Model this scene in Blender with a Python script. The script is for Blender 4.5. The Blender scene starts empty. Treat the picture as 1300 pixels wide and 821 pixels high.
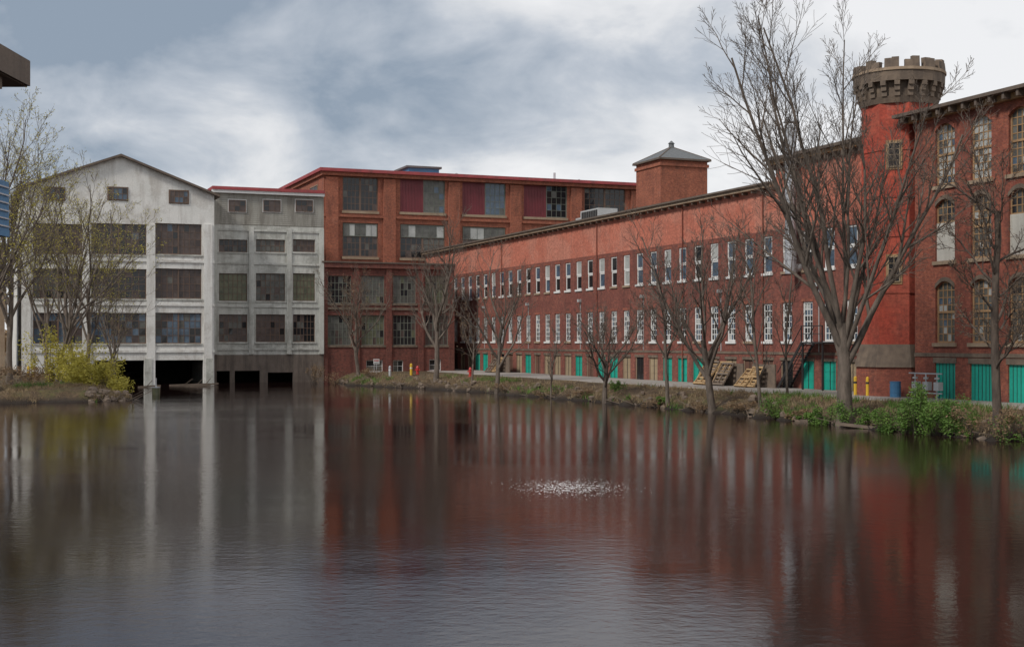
import bpy, math, random
import numpy as np
from mathutils import Vector, Matrix
random.seed(7)
scene=bpy.context.scene
FL=1700.0; HZ=434.0; EYE=4.1
U=(0.9285,0.3714)      # direction of the cross facades
D=(-0.3714,0.9285)     # direction of the long mill

# ------------------------------------------------------------------ materials
class NT:
    def __init__(s,name):
        s.m=bpy.data.materials.new(name); s.m.use_nodes=True
        s.t=s.m.node_tree; s.b=s.t.nodes['Principled BSDF']
    def n(s,typ,**kw):
        x=s.t.nodes.new(typ)
        for k,v in kw.items():
            if k in x.inputs: x.inputs[k].default_value=v
            else: setattr(x,k,v)
        return x
    def l(s,a,b): s.t.links.new(a,b)
    def coord(s,kind='UV',scale=(1,1,1)):
        c=s.n('ShaderNodeTexCoord'); mp=s.n('ShaderNodeMapping'); mp.inputs['Scale'].default_value=scale
        s.l(c.outputs[kind],mp.inputs['Vector']); return mp.outputs['Vector']
    def noise(s,vec,scale,detail=4,rough=.6):
        x=s.n('ShaderNodeTexNoise'); x.inputs['Scale'].default_value=scale
        x.inputs['Detail'].default_value=detail; x.inputs['Roughness'].default_value=rough
        s.l(vec,x.inputs['Vector']); return x.outputs['Fac']
    def ramp(s,fac,stops):
        r=s.n('ShaderNodeValToRGB'); e=r.color_ramp.elements
        e[0].position=stops[0][0]; e[0].color=(*stops[0][1],1)
        e[1].position=stops[-1][0]; e[1].color=(*stops[-1][1],1)
        for p,c in stops[1:-1]:
            k=e.new(p); k.color=(*c,1)
        s.l(fac,r.inputs['Fac']); return r.outputs['Color']
    def mix(s,fac,a,b,mode='MIX'):
        x=s.n('ShaderNodeMix'); x.data_type='RGBA'; x.blend_type=mode
        for i,v in ((0,fac),(6,a),(7,b)):
            if isinstance(v,(int,float)): x.inputs[i].default_value=v
            elif isinstance(v,tuple): x.inputs[i].default_value=(*v,1) if len(v)==3 else v
            else: s.l(v,x.inputs[i])
        return x.outputs[2]
    def bump(s,h,strength,dist):
        b=s.n('ShaderNodeBump'); b.inputs['Strength'].default_value=strength; b.inputs['Distance'].default_value=dist
        s.l(h,b.inputs['Height']); s.l(b.outputs['Normal'],s.b.inputs['Normal'])

def surf(name,a,b,stain=None,amt=.5,lo=.45,hi=.7,scale=.6,rough=.85,streak=(1.2,.13,1),fine=8,bmp=.01,metal=0,patch=None,pamt=.6):
    t=NT(name); uv=t.coord('UV')
    c=t.mix(t.ramp(t.noise(uv,scale,6,.65),[(.3,(0,0,0)),(.7,(1,1,1))]),a,b)
    if patch:
        c=t.mix(t.ramp(t.noise(uv,.35,8,.75),[(.5,(0,0,0)),(.58,(pamt,)*3)]),c,patch)
    if stain:
        sv=t.coord('UV',streak)
        c=t.mix(t.ramp(t.noise(sv,1.0,6,.7),[(lo,(0,0,0)),(hi,(amt,)*3)]),c,stain)
    f=t.noise(uv,fine,4,.7)
    c=t.mix(.3,c,t.ramp(f,[(.25,(.4,.4,.4)),(.75,(1.1,1.1,1.1))]),'MULTIPLY')
    t.l(c,t.b.inputs['Base Color']); t.b.inputs['Roughness'].default_value=rough; t.b.inputs['Metallic'].default_value=metal
    t.bump(f,.6,bmp); return t.m

def brick(name,c1,c2,mortar,stain=(.05,.03,.025),amt=.6,lo=.5,hi=.75,patch=None,pamt=.7,dark=.5):
    t=NT(name); uv=t.coord('UV')
    br=t.n('ShaderNodeTexBrick'); t.l(uv,br.inputs['Vector'])
    br.inputs['Color1'].default_value=(*c1,1); br.inputs['Color2'].default_value=(*c2,1); br.inputs['Mortar'].default_value=(*mortar,1)
    br.inputs['Scale'].default_value=1; br.inputs['Brick Width'].default_value=.22; br.inputs['Row Height'].default_value=.078
    br.inputs['Mortar Size'].default_value=.007; br.inputs['Bias'].default_value=-.1
    c=br.outputs['Color']
    if patch:
        c=t.mix(t.ramp(t.noise(uv,.22,8,.7),[(.46,(0,0,0)),(.56,(pamt,)*3)]),c,patch)
    c=t.mix(t.ramp(t.noise(t.coord('UV',(1.1,.16,1)),1,7,.7),[(lo,(0,0,0)),(hi,(amt,)*3)]),c,stain)
    c=t.mix(dark,c,t.ramp(t.noise(uv,.5,8,.75),[(.3,(.3,.3,.33)),(.65,(1.05,1.05,1.05))]),'MULTIPLY')
    # pale efflorescence / lime wash streaks
    c=t.mix(t.ramp(t.noise(t.coord('UV',(.5,.3,1)),1.3,8,.8),[(.58,(0,0,0)),(.74,(.3,.3,.3))]),c,(.48,.33,.27))
    c=t.mix(.75,c,t.ramp(t.noise(uv,4,6,.85),[(.32,(.4,.4,.42)),(.68,(1.3,1.28,1.25))]),'MULTIPLY')
    t.l(c,t.b.inputs['Base Color']); t.b.inputs['Roughness'].default_value=.9
    t.bump(br.outputs['Fac'],-.4,.01); return t.m

def glass(name,col,rough=.12,var=(.02,.02,.02)):
    t=NT(name); uv=t.coord('UV')
    c=t.mix(t.ramp(t.noise(uv,.9,6,.75),[(.35,(0,0,0)),(.65,(1,1,1))]),col,var)
    t.l(c,t.b.inputs['Base Color']); t.b.inputs['Roughness'].default_value=rough
    t.b.inputs['IOR'].default_value=1.5
    t.bump(t.noise(uv,.9,2,.5),.3,.02); return t.m

M={}
M['brickmill']=brick('mill_brick',(.32,.09,.058),(.18,.052,.040),(.28,.16,.125),amt=.65,patch=(.20,.06,.047),pamt=.6)
M['bricktop']=brick('painted_salmon_brick',(.60,.185,.118),(.50,.145,.095),(.48,.20,.135),stain=(.26,.09,.065),amt=.6,patch=(.56,.25,.18),pamt=.6,dark=.33)
M['brickfac']=brick('factory_brick',(.42,.125,.066),(.28,.078,.047),(.34,.19,.13),amt=.55)
M['brickann']=brick('annex_brick',(.23,.064,.045),(.14,.044,.036),(.19,.115,.09),amt=.7)
M['brickred']=brick('tower_painted_brick',(.50,.080,.046),(.41,.060,.039),(.38,.09,.055),stain=(.18,.05,.04),amt=.6,patch=(.42,.12,.075),pamt=.5,dark=.42)
M['brickwing']=brick('wing_brick',(.40,.11,.06),(.24,.06,.042),(.30,.17,.12),amt=.6,patch=(.24,.065,.047),pamt=.5)
M['white']=surf('weathered_white_paint',(.80,.79,.76),(.70,.70,.67),stain=(.30,.26,.22),amt=.7,lo=.50,hi=.76,patch=(.50,.47,.43),pamt=.55,bmp=.02)
M['gray']=surf('weathered_gray_concrete',(.62,.62,.58),(.46,.47,.43),stain=(.18,.165,.14),amt=.75,lo=.47,hi=.72,patch=(.28,.28,.25),pamt=.6,bmp=.02)
M['grayb']=surf('stained_footing_concrete',(.22,.18,.15),(.14,.11,.09),stain=(.05,.04,.035),amt=.8)
M['clap']=surf('clapboard',(.42,.41,.36),(.32,.31,.28),stain=(.12,.10,.08),amt=.7,lo=.42,hi=.65)
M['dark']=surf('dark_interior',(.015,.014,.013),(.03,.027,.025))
M['stone']=surf('brown_stone',(.24,.18,.13),(.12,.09,.07),stain=(.05,.04,.035),amt=.7,scale=2,bmp=.03)
M['tan']=surf('tan_lintel',(.40,.31,.22),(.30,.21,.14),stain=(.12,.08,.05))
M['orangetrim']=surf('ochre_window_trim',(.44,.28,.14),(.35,.21,.11),stain=(.16,.09,.05))
M['eave']=surf('brown_eave',(.12,.09,.075),(.17,.13,.10),stain=(.05,.04,.035))
M['roof']=surf('roof_membrane',(.10,.10,.10),(.15,.14,.14))
M['redroof']=surf('red_metal_fascia',(.42,.075,.08),(.32,.055,.06),stain=(.16,.06,.055),amt=.7,rough=.7)
M['wframe']=surf('white_window_frame',(.80,.80,.78),(.70,.71,.70),stain=(.45,.43,.40),amt=.3,rough=.6)
M['wframe2']=surf('rusty_sash',(.10,.075,.06),(.17,.11,.08),stain=(.26,.13,.07),rough=.7)
M['grframe']=surf('green_sash',(.13,.15,.12),(.18,.19,.16),rough=.7)
M['g_dark']=glass('glass_dark',(.012,.015,.02))
M['g_skyrefl']=glass('glass_sky_reflection',(.10,.15,.21),var=(.04,.06,.085))  # bluish sky reflection put into the pane colour
M['g_blind']=glass('glass_blind',(.45,.46,.44),.3,var=(.30,.31,.30))
M['g_brown']=glass('glass_dusty_brown',(.05,.036,.032),.3,var=(.11,.08,.07))
M['g_brown2']=glass('glass_dusty_rose',(.08,.055,.05),.3,var=(.04,.032,.03))
M['g_gray']=glass('glass_dusty_gray',(.14,.14,.125),.35,var=(.05,.05,.045))
M['g_green']=glass('glass_dusty_green',(.15,.15,.09),.4,var=(.07,.08,.05))
M['maroon']=surf('maroon_panel',(.19,.028,.038),(.14,.022,.03),rough=.6,stain=(.07,.02,.02))
M['teal']=surf('teal_door_paint',(.012,.42,.31),(.010,.33,.25),stain=(.02,.17,.13),amt=.5,rough=.55)
M['beige']=surf('beige_door',(.42,.33,.21),(.33,.25,.16),stain=(.18,.12,.08),rough=.7)
M['browndoor']=surf('brown_door',(.16,.08,.055),(.12,.06,.04),rough=.7)
M['board']=surf('boarded_panel',(.62,.60,.54),(.52,.50,.45),stain=(.30,.26,.2),amt=.4)
M['steel']=surf('galvanised_steel',(.58,.60,.63),(.46,.48,.51),stain=(.3,.28,.26),rough=.45,metal=.4)
M['black']=surf('black_iron',(.02,.02,.02),(.035,.03,.03),rough=.6)
M['pole']=surf('yellow_paint',(.75,.48,.03),(.65,.40,.03),stain=(.25,.18,.05),rough=.5)
M['redp']=surf('red_paint',(.55,.04,.03),(.45,.03,.03),rough=.5)
M['wood']=surf('pallet_wood',(.48,.31,.15),(.36,.24,.12),stain=(.16,.11,.07),scale=3)
M['oldwood']=surf('old_wood',(.20,.15,.11),(.13,.10,.08),scale=3)
M['bluep']=surf('blue_metal',(.06,.20,.38),(.05,.16,.30),rough=.5)
M['slate']=surf('slate_roof',(.10,.11,.115),(.16,.165,.17),rough=.7,scale=3)
M['asphalt']=surf('gravel_drive',(.30,.275,.25),(.40,.37,.34),stain=(.17,.14,.11),scale=.8,streak=(.3,.3,1),fine=20)
M['hvac']=surf('hvac_gray',(.50,.51,.51),(.40,.41,.41),rough=.5)

def bark(name,a,b):
    t=NT(name); c=t.coord('Object',(1,1,.25))
    col=t.ramp(t.noise(c,5,6,.7),[(.3,a),(.7,b)])
    t.l(col,t.b.inputs['Base Color']); t.b.inputs['Roughness'].default_value=.95
    t.bump(t.noise(c,9,5,.7),.8,.03); return t.m
M['bark']=bark('bark_gray',(.06,.048,.038),(.20,.16,.13))
M['bark2']=bark('bark_brown',(.05,.038,.032),(.15,.115,.09))
def leafm(name,a,b,scale=1.5):
    t=NT(name); c=t.coord('Object')
    col=t.ramp(t.noise(c,scale,4,.7),[(.3,a),(.7,b)])
    t.l(col,t.b.inputs['Base Color']); t.b.inputs['Roughness'].default_value=.7
    tr=t.n('ShaderNodeBsdfTranslucent'); t.l(col,tr.inputs['Color'])
    mx=t.n('ShaderNodeMixShader'); mx.inputs[0].default_value=.3
    t.l(t.b.outputs[0],mx.inputs[1]); t.l(tr.outputs[0],mx.inputs[2])
    t.l(mx.outputs[0],t.t.nodes['Material Output'].inputs[0]); return t.m
M['leafy']=leafm('yellow_green_leaf',(.28,.25,.04),(.56,.48,.08))
M['leafg']=leafm('green_leaf',(.05,.12,.018),(.16,.27,.045))
M['leafd']=leafm('dry_leaf',(.14,.085,.045),(.30,.20,.11))
M['straw']=leafm('straw',(.20,.14,.08),(.38,.29,.17))

# ------------------------------------------------------------------ mesh builder
def empty(name,loc=(0,0,0)):
    o=bpy.data.objects.new(name,None); o.location=loc; o.empty_display_size=.5
    scene.collection.objects.link(o); return o
class MB:
    def __init__(s): s.v=[];s.f=[];s.m=[];s.names=[]
    def mi(s,k):
        if k not in s.names: s.names.append(k)
        return s.names.index(k)
    def face(s,pts,k):
        b=len(s.v); s.v.extend([tuple(p) for p in pts]); s.f.append(tuple(range(b,b+len(pts)))); s.m.append(s.mi(k))
    def hexa(s,p,k):
        b=len(s.v); s.v.extend([tuple(q) for q in p]); i=s.mi(k)
        for f in ((0,3,2,1),(4,5,6,7),(0,1,5,4),(1,2,6,5),(2,3,7,6),(3,0,4,7)):
            s.f.append(tuple(b+j for j in f)); s.m.append(i)
    def box(s,x0,x1,y0,y1,z0,z1,k):
        s.hexa([(x0,y0,z0),(x1,y0,z0),(x1,y1,z0),(x0,y1,z0),(x0,y0,z1),(x1,y0,z1),(x1,y1,z1),(x0,y1,z1)],k)
    def beam(s,a,b,w,h,k,up=Vector((0,0,1))):
        a=Vector(a);b=Vector(b);d=(b-a).normalized()
        if abs(d.dot(up))>.98: up=Vector((0,1,0))
        x=d.cross(up).normalized()*w/2; y=x.cross(d).normalized()*h/2
        s.hexa([a-x-y,a+x-y,a+x+y,a-x+y,b-x-y,b+x-y,b+x+y,b-x+y],k)
    def cyl(s,c,r0,r1,z0,z1,k,n=12,rot=0,cap=True):
        a=[(c[0]+r0*math.cos(rot+2*math.pi*i/n),c[1]+r0*math.sin(rot+2*math.pi*i/n),z0) for i in range(n)]
        b=[(c[0]+r1*math.cos(rot+2*math.pi*i/n),c[1]+r1*math.sin(rot+2*math.pi*i/n),z1) for i in range(n)]
        for i in range(n): s.face([a[i],a[(i+1)%n],b[(i+1)%n],b[i]],k)
        if cap: s.face(b,k); s.face(a[::-1],k)
    def build(s,name,parent=None,smooth=False):
        me=bpy.data.meshes.new(name); me.from_pydata(s.v,[],s.f)
        for k in s.names: me.materials.append(M[k])
        me.polygons.foreach_set('material_index',s.m)
        uv=me.uv_layers.new(name='UVMap'); me.update()
        data=np.zeros((len(me.loops),2),dtype=np.float32); li=0
        for p in me.polygons:
            n=p.normal
            if abs(n.z)>.75:
                for vi in p.vertices: q=s.v[vi]; data[li]=(q[0],q[1]); li+=1
            else:
                l=math.hypot(n.x,n.y) or 1; tx,ty=-n.y/l,n.x/l
                for vi in p.vertices: q=s.v[vi]; data[li]=(q[0]*tx+q[1]*ty,q[2]); li+=1
        uv.data.foreach_set('uv',data.ravel())
        if smooth: me.polygons.foreach_set('use_smooth',[True]*len(me.polygons))
        o=bpy.data.objects.new(name,me); scene.collection.objects.link(o)
        if parent: o.parent=parent; o.matrix_parent_inverse=Matrix.Translation(parent.location).inverted()
        return o

class F:   # facade frame
    def __init__(s,O,u,n): s.O=O;s.u=u;s.n=n
    def P(s,a,z,d=0): return Vector((s.O[0]+s.u[0]*a+s.n[0]*d, s.O[1]+s.u[1]*a+s.n[1]*d, z))
    def s(s,px):
        r=(px-650)/FL; return (r*s.O[1]-s.O[0])/(s.u[0]-r*s.u[1])
    def z(s,px,py): return EYE+(HZ-py)/FL*(s.O[1]+s.u[1]*s.s(px))
    def rect(s,x0,y0,x1,y1):
        xm=(x0+x1)/2; return (s.s(x0),s.s(x1),s.z(xm,y1),s.z(xm,y0))
    def box(s,mb,a0,a1,z0,z1,d0,d1,k):
        mb.hexa([s.P(a0,z0,d0),s.P(a1,z0,d0),s.P(a1,z0,d1),s.P(a0,z0,d1),s.P(a0,z1,d0),s.P(a1,z1,d0),s.P(a1,z1,d1),s.P(a0,z1,d1)],k)
    def quad(s,mb,a0,a1,z0,z1,d,k):
        mb.face([s.P(a0,z0,d),s.P(a1,z0,d),s.P(a1,z1,d),s.P(a0,z1,d)],k)
    def wall(s,mb,a0,a1,z0,z1,ops,k,rev=.25,cuts=(),kf=None):
        S=sorted({a0,a1,*[min(max(v,a0),a1) for o in ops for v in o[:2]]}); Z=sorted({z0,z1,*cuts,*[min(max(v,z0),z1) for o in ops for v in o[2:4]]})
        for i in range(len(S)-1):
            sm=(S[i]+S[i+1])/2
            if S[i+1]-S[i]<1e-4: continue
            for j in range(len(Z)-1):
                zm=(Z[j]+Z[j+1])/2
                if Z[j+1]-Z[j]<1e-4: continue
                if any(o[0]<sm<o[1] and o[2]<zm<o[3] for o in ops): continue
                s.quad(mb,S[i],S[i+1],Z[j],Z[j+1],0,kf(zm) if kf else k)
        for o in ops:
            b0,b1,c0,c1=o[:4]; kk=kf((c0+c1)/2) if kf else k
            mb.face([s.P(b0,c0),s.P(b0,c0,-rev),s.P(b0,c1,-rev),s.P(b0,c1)],kk)
            mb.face([s.P(b1,c0),s.P(b1,c0,-rev),s.P(b1,c1,-rev),s.P(b1,c1)],kk)
            mb.face([s.P(b0,c0),s.P(b1,c0),s.P(b1,c0,-rev),s.P(b0,c0,-rev)],kk)
            mb.face([s.P(b0,c1),s.P(b1,c1),s.P(b1,c1,-rev),s.P(b0,c1,-rev)],kk)
    def sash(s,mb,o,nx,nz,fk,panes,d=-.2,fw=.07,mw=.03,thick=.06):
        b0,b1,c0,c1=o[:4]
        s.box(mb,b0,b0+fw,c0,c1,d,d+thick,fk); s.box(mb,b1-fw,b1,c0,c1,d,d+thick,fk)
        s.box(mb,b0+fw,b1-fw,c0,c0+fw,d,d+thick,fk); s.box(mb,b0+fw,b1-fw,c1-fw,c1,d,d+thick,fk)
        w=(b1-b0-2*fw)/nx; h=(c1-c0-2*fw)/nz
        for i in range(1,nx): s.box(mb,b0+fw+i*w-mw/2,b0+fw+i*w+mw/2,c0+fw,c1-fw,d+.005,d+thick*.7,fk)
        for j in range(1,nz): s.box(mb,b0+fw,b1-fw,c0+fw+j*h-mw/2,c0+fw+j*h+mw/2,d+.008,d+thick*.6,fk)
        if callable(panes):
            for i in range(nx):
                for j in range(nz):
                    a=b0+fw+i*w; z=c0+fw+j*h; t=random.uniform(-.006,.006)
                    mb.face([s.P(a,z,d+.01+t),s.P(a+w,z,d+.01-t),s.P(a+w,z+h,d+.01),s.P(a,z+h,d+.01)],panes(i,j,nx,nz))
        else: s.quad(mb,b0+fw*.5,b1-fw*.5,c0+fw*.5,c1-fw*.5,d+.012,panes)
    def shell(s,mb,a0,a1,z0,z1,dep,k,roofk='roof',roof=True):
        mb.face([s.P(a0,z0,0),s.P(a0,z0,-dep),s.P(a0,z1,-dep),s.P(a0,z1,0)],k)
        mb.face([s.P(a1,z0,0),s.P(a1,z0,-dep),s.P(a1,z1,-dep),s.P(a1,z1,0)],k)
        mb.face([s.P(a0,z0,-dep),s.P(a1,z0,-dep),s.P(a1,z1,-dep),s.P(a0,z1,-dep)],k)
        if roof: mb.face([s.P(a0,z1,0),s.P(a1,z1,0),s.P(a1,z1,-dep),s.P(a0,z1,-dep)],roofk)
def pick(*opts):
    ks=[o[0] for o in opts]; ws=[o[1] for o in opts]
    return lambda *a: random.choices(ks,ws)[0]
def dom(*opts,keep=.82):   # mostly one shade within a window, a few replaced panes
    ks=[o[0] for o in opts]; ws=[o[1] for o in opts]; main=random.choices(ks,ws)[0]
    return lambda *a: main if random.random()<keep else random.choices(ks,ws)[0]
NF=(0.3714,-0.9285)     # outward normal of cross facades
NM=(-0.9285,-0.3714)    # outward normal of mill facade

# ------------------------------------------------------------------ white warehouse
root=empty('white_warehouse',(-37,128,1))
f=F((-29.13,131.0),U,NF)
aL=f.s(28); aR=f.s(272); W=MB();G=MB();T=MB()
ze=f.z(272,247); am=(aL+aR)/2; za=f.z(155,199)
cols=[(42,105),(115,186),(197,256)]
ops=[]
for x0,x1 in cols:
    for y0,y1 in ((284,323),(341,379),(397,436)):
        ops.append(f.rect(x0,y0,x1,y1))
base=[(f.s(120),f.s(183),-1.5,2.35),(f.s(196),f.s(258),-1.5,2.35)]
f.wall(W,aL,aR,-1.6,ze,ops+base,'white',.3)
f.shell(W,aL,aR,-1.6,ze,40,'white',roof=False)
W.face([f.P(aL,ze),f.P(aR,ze),f.P(am,za)],'white'); W.face([f.P(aL,ze,-40),f.P(aR,ze,-40),f.P(am,za,-40)],'white')
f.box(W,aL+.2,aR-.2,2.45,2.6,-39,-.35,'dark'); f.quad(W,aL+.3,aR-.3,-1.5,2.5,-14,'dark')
for n,o in enumerate(ops):
    p=dom(('g_brown',5),('g_brown2',4),('g_dark',3),('g_skyrefl',1),('g_gray',.6),keep=.72)
    if n%3==2: p=pick(('g_skyrefl',5),('g_dark',3),('g_brown2',3),('g_gray',1.5))  # bottom row: blue sky reflections as pane colours
    f.sash(G,o,8,4,'wframe2',p,d=-.2,fw=.08,mw=.045)
    a=(o[0]+o[1])/2; f.box(G,a-.06,a+.06,o[2],o[3],-.2,-.1,'wframe2')
    f.box(T,o[0]-.1,o[1]+.1,o[2]-.16,o[2]-.003,-.1,.08,'gray')
for x0,y0,x1,y1 in ((57,238,82,254),(137,238,162,254),(215,242,239,258)):
    o=f.rect(x0,y0,x1,y1); f.box(T,o[0]-.06,o[1]+.06,o[2]-.06,o[3]+.06,.002,.04,'wframe2')
    f.sash(G,o,4,2,'wframe2',pick(('g_brown',2),('g_skyrefl',2),('g_dark',1)),d=.045,mw=.05)
for x in (33,110,191.5,264):   # pilasters
    a=f.s(x); f.box(T,a-.4,a+.4,-1.6,f.z(x,285),.003,.14,'white')
for y in (330,386,446):
    z=f.z(150,y); f.box(T,aL,aR,z-.12,z+.12,.02,.1,'white')
for i in (0,1):   # roof slabs with overhang
    a0,a1=(aL-.5,am) if i==0 else (aR+.5,am)
    zz=ze-.28
    T.hexa([f.P(a0,zz,.5),f.P(a1,za,.5),f.P(a1,za,-40.4),f.P(a0,zz,-40.4),f.P(a0,zz+.22,.5),f.P(a1,za+.22,.5),f.P(a1,za+.22,-40.4),f.P(a0,zz+.22,-40.4)],'eave')
for x in (188,266):
    a=f.s(x); f.box(T,a-.35,a+.35,-1.8,2.5,-.25,.2,'gray')
W.build('walls',root);G.build('windows',root);T.build('trim_and_roof',root)

# ------------------------------------------------------------------ gray warehouse
root=empty('gray_warehouse',(-24,136,1))
f=F((-29.85,134.2),U,NF); aL=f.s(270);aR=f.s(411)
W=MB();G=MB();T=MB(); zt=f.z(340,241); zc=f.z(340,287)
ops=[]
for x0,x1 in ((278,314),(325,362),(372,400)):
    for y0,y1 in ((304,320),(347,382),(399,434)): ops.append(f.rect(x0,y0,x1,y1))
base=[(f.s(275),f.s(292),-1.5,1.2),(f.s(298),f.s(330),-1.5,1.2),(f.s(340),f.s(372),-1.5,1.0)]
zb=f.z(340,450)
f.wall(W,aL,aR,-1.6,zt,ops+base,'gray',.3,cuts=(zc,zb),kf=lambda z:'clap' if z>zc else 'gray' if z>zb else 'grayb')
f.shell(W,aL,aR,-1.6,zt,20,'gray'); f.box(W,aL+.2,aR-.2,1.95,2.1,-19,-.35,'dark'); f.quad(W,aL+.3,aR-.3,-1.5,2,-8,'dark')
i=0
for o in ops:
    p=dom(('g_gray',3),('g_brown',3),('g_dark',3),keep=.75) if i not in (1,7) else pick(('g_green',1))
    f.sash(G,o,6,4 if o[3]-o[2]>2 else 2,'wframe2',p,mw=.045); i+=1
    f.box(T,o[0]-.1,o[1]+.1,o[2]-.16,o[2]-.003,-.1,.08,'gray')
for x0,x1 in ((290,312),(334,356),(375,397)):
    o=f.rect(x0,254,x1,269); f.box(T,o[0]-.07,o[1]+.07,o[2]-.07,o[3]+.07,.04,.07,'wframe')
    f.sash(G,o,3,2,'wframe2',pick(('g_brown',2),('g_dark',2)),d=.075)
k=zc+.1
while k<zt-.6: f.box(T,aL,aR,k,k+.17,.003,.03,'clap'); k+=.2
for x in (272.5,319,367,408): 
    a=f.s(x); f.box(T,a-.25,a+.25,zb+.05,zc-.15,.003,.12,'gray')
for y in (293,335,389,443):
    z=f.z(340,y); f.box(T,aL,aR,z-.1,z+.1,.02,.09,'gray')
f.box(T,aL-.1,aR,zt-.2,zt+.12,-20,.5,'redroof'); f.box(T,aL-.1,aR,zt-.5,zt-.21,-.1,.4,'wframe')
W.build('walls',root);G.build('windows',root);T.build('trim_and_roof',root)

# ------------------------------------------------------------------ brick annex
root=empty('brick_annex',(-13,141,1))
f=F((-19.65,138.5),U,NF); aL=0; aR=f.s(576); W=MB();G=MB();T=MB(); zt=f.z(420,334)
ops=[]
for x0,x1 in ((415,446),(459,488),(499,528),(540,569)):
    for y0,y1 in ((350,385),(400,438)): ops.append(f.rect(x0,y0,x1,y1))
small=[f.rect(465,457,486,472),f.rect(499,457,512,472),f.rect(545,456,560,470)]
f.wall(W,aL,aR,-1.5,zt,ops+small,'brickann',.3); f.shell(W,aL,aR,-1.5,zt,12,'brickann')
for o in ops:
    f.sash(G,o,6,4,'grframe',dom(('g_green',2),('g_dark',5),('g_gray',2),('g_brown',3),keep=.75),mw=.05)
    f.box(T,o[0]-.15,o[1]+.15,o[2]-.22,o[2]-.003,-.1,.08,'stone')
for o in small: f.sash(G,o,2,2,'wframe',pick(('g_dark',1),('g_gray',1)))
for x in (412,452.5,493.5,534,573):
    a=f.s(x); f.box(T,a-.3,a+.3,-1,zt-.5,.003,.15,'brickann')
f.box(T,aL-.05,aR+.05,zt-.45,zt+.05,-12,.3,'brickann'); f.box(T,aL-.1,aR+.1,zt+.053,zt+.2,-12,.4,'eave')
z=f.z(490,392); f.box(T,aL,aR,z-.12,z+.12,.02,.12,'stone')
W.build('walls',root);G.build('windows',root);T.build('trim_and_roof',root)

# ------------------------------------------------------------------ brick factory (behind)
root=empty('brick_factory',(0,165,1))
O=(-.1406*158,158.0); f=F(O,U,NF); aR=f.s(882); zt=f.z(420,217); W=MB();G=MB();T=MB()
spec=[((435,225,480,268),0,1),((508,227,565,270),1,1),((587,230,642,273),1,1),((665,233,720,276),1,1),((742,237,794,277),0,1),((820,238,860,277),1,1)]
ops=[];wi=[]
for r,mr,_ in spec:
    o=f.rect(*r); ops.append(o); wi.append((o,mr))
    if r[0]<650:
        o2=f.rect(r[0],r[1]+58,r[2],r[3]+58); ops.append(o2); wi.append((o2,2))
f.wall(W,0,aR,-.5,zt,ops,'brickfac',.35); f.shell(W,0,aR,-.5,zt,34,'brickfac')
for o,mr in wi:
    if mr==1:
        m=o[0]+(o[1]-o[0])*.52; f.box(G,o[0],m,o[2],o[3],-.22,-.12,'maroon')
        for q in range(1,8): a=o[0]+(m-o[0])*q/8; f.box(G,a-.03,a+.03,o[2],o[3],-.118,-.09,'maroon')
        f.sash(G,(m,o[1],o[2],o[3]),4,5,'grframe',dom(('g_gray',2),('g_dark',2),('g_skyrefl',5)),mw=.05,fw=.12)
    else:
        m=(o[0]+o[1])/2
        f.sash(G,(o[0],m,o[2],o[3]),4,5,'wframe2',dom(('g_brown',3),('g_dark',3),('g_gray',1)),mw=.05,fw=.12)
        f.sash(G,(m,o[1],o[2],o[3]),4,5,'wframe2',dom(('g_brown',3),('g_dark',2),('g_gray',2)),mw=.05,fw=.12)
    if mr==2: f.sash(T,(o[0]+.1,o[1]-.1,o[3]-1.6,o[3]-.1),6,1,'grframe',pick(('g_gray',1),('g_blind',1)),d=-.13)
    f.box(T,o[0]-.1,o[1]+.1,o[2]-.3,o[2]-.003,-.1,.12,'tan')
for x in (421,494,576,654,731,807,872):
    a=f.s(x); f.box(T,a-.75,a+.75,0,zt-.7,.003,.28,'brickfac')
z=f.z(494,276); f.box(T,0,aR,z-.15,z+.15,.01,.2,'brickfac')
f.box(T,-.3,aR+.3,zt-.55,zt-.1,-34.3,.5,'brickfac'); f.box(T,-.6,aR+.6,zt-.097,zt+.28,-34.6,.8,'redroof')
fs=F(f.O,D,(-.9285,-.3714))   # left side face
for a in (3,9,15,21):
    o=(a,a+3.6,zt-3.6,zt-1.4); fs.box(T,o[0]-.1,o[1]+.1,o[2]-.1,o[3]+.1,.004,.05,'tan'); fs.sash(G,o,5,3,'wframe2',pick(('g_brown',1),('g_dark',1)),d=.06)
a=f.s(551); f.box(T,a-2,a+2,zt+.3,zt+1.4,-9,-4,'bluep'); f.box(T,a-2.3,a+2.3,zt+1.403,zt+1.65,-9.2,-3.8,'roof')
for x,h in ((600,.8),(620,.6),(728,1.5),(700,.5),(760,.8)):
    a=f.s(x); c=f.P(a,0,-6); T.cyl((c.x,c.y),.15,.15,zt+.3,zt+.45+h,'steel',8)
W.build('walls',root);G.build('windows',root);T.build('trim_and_roof',root)

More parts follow.
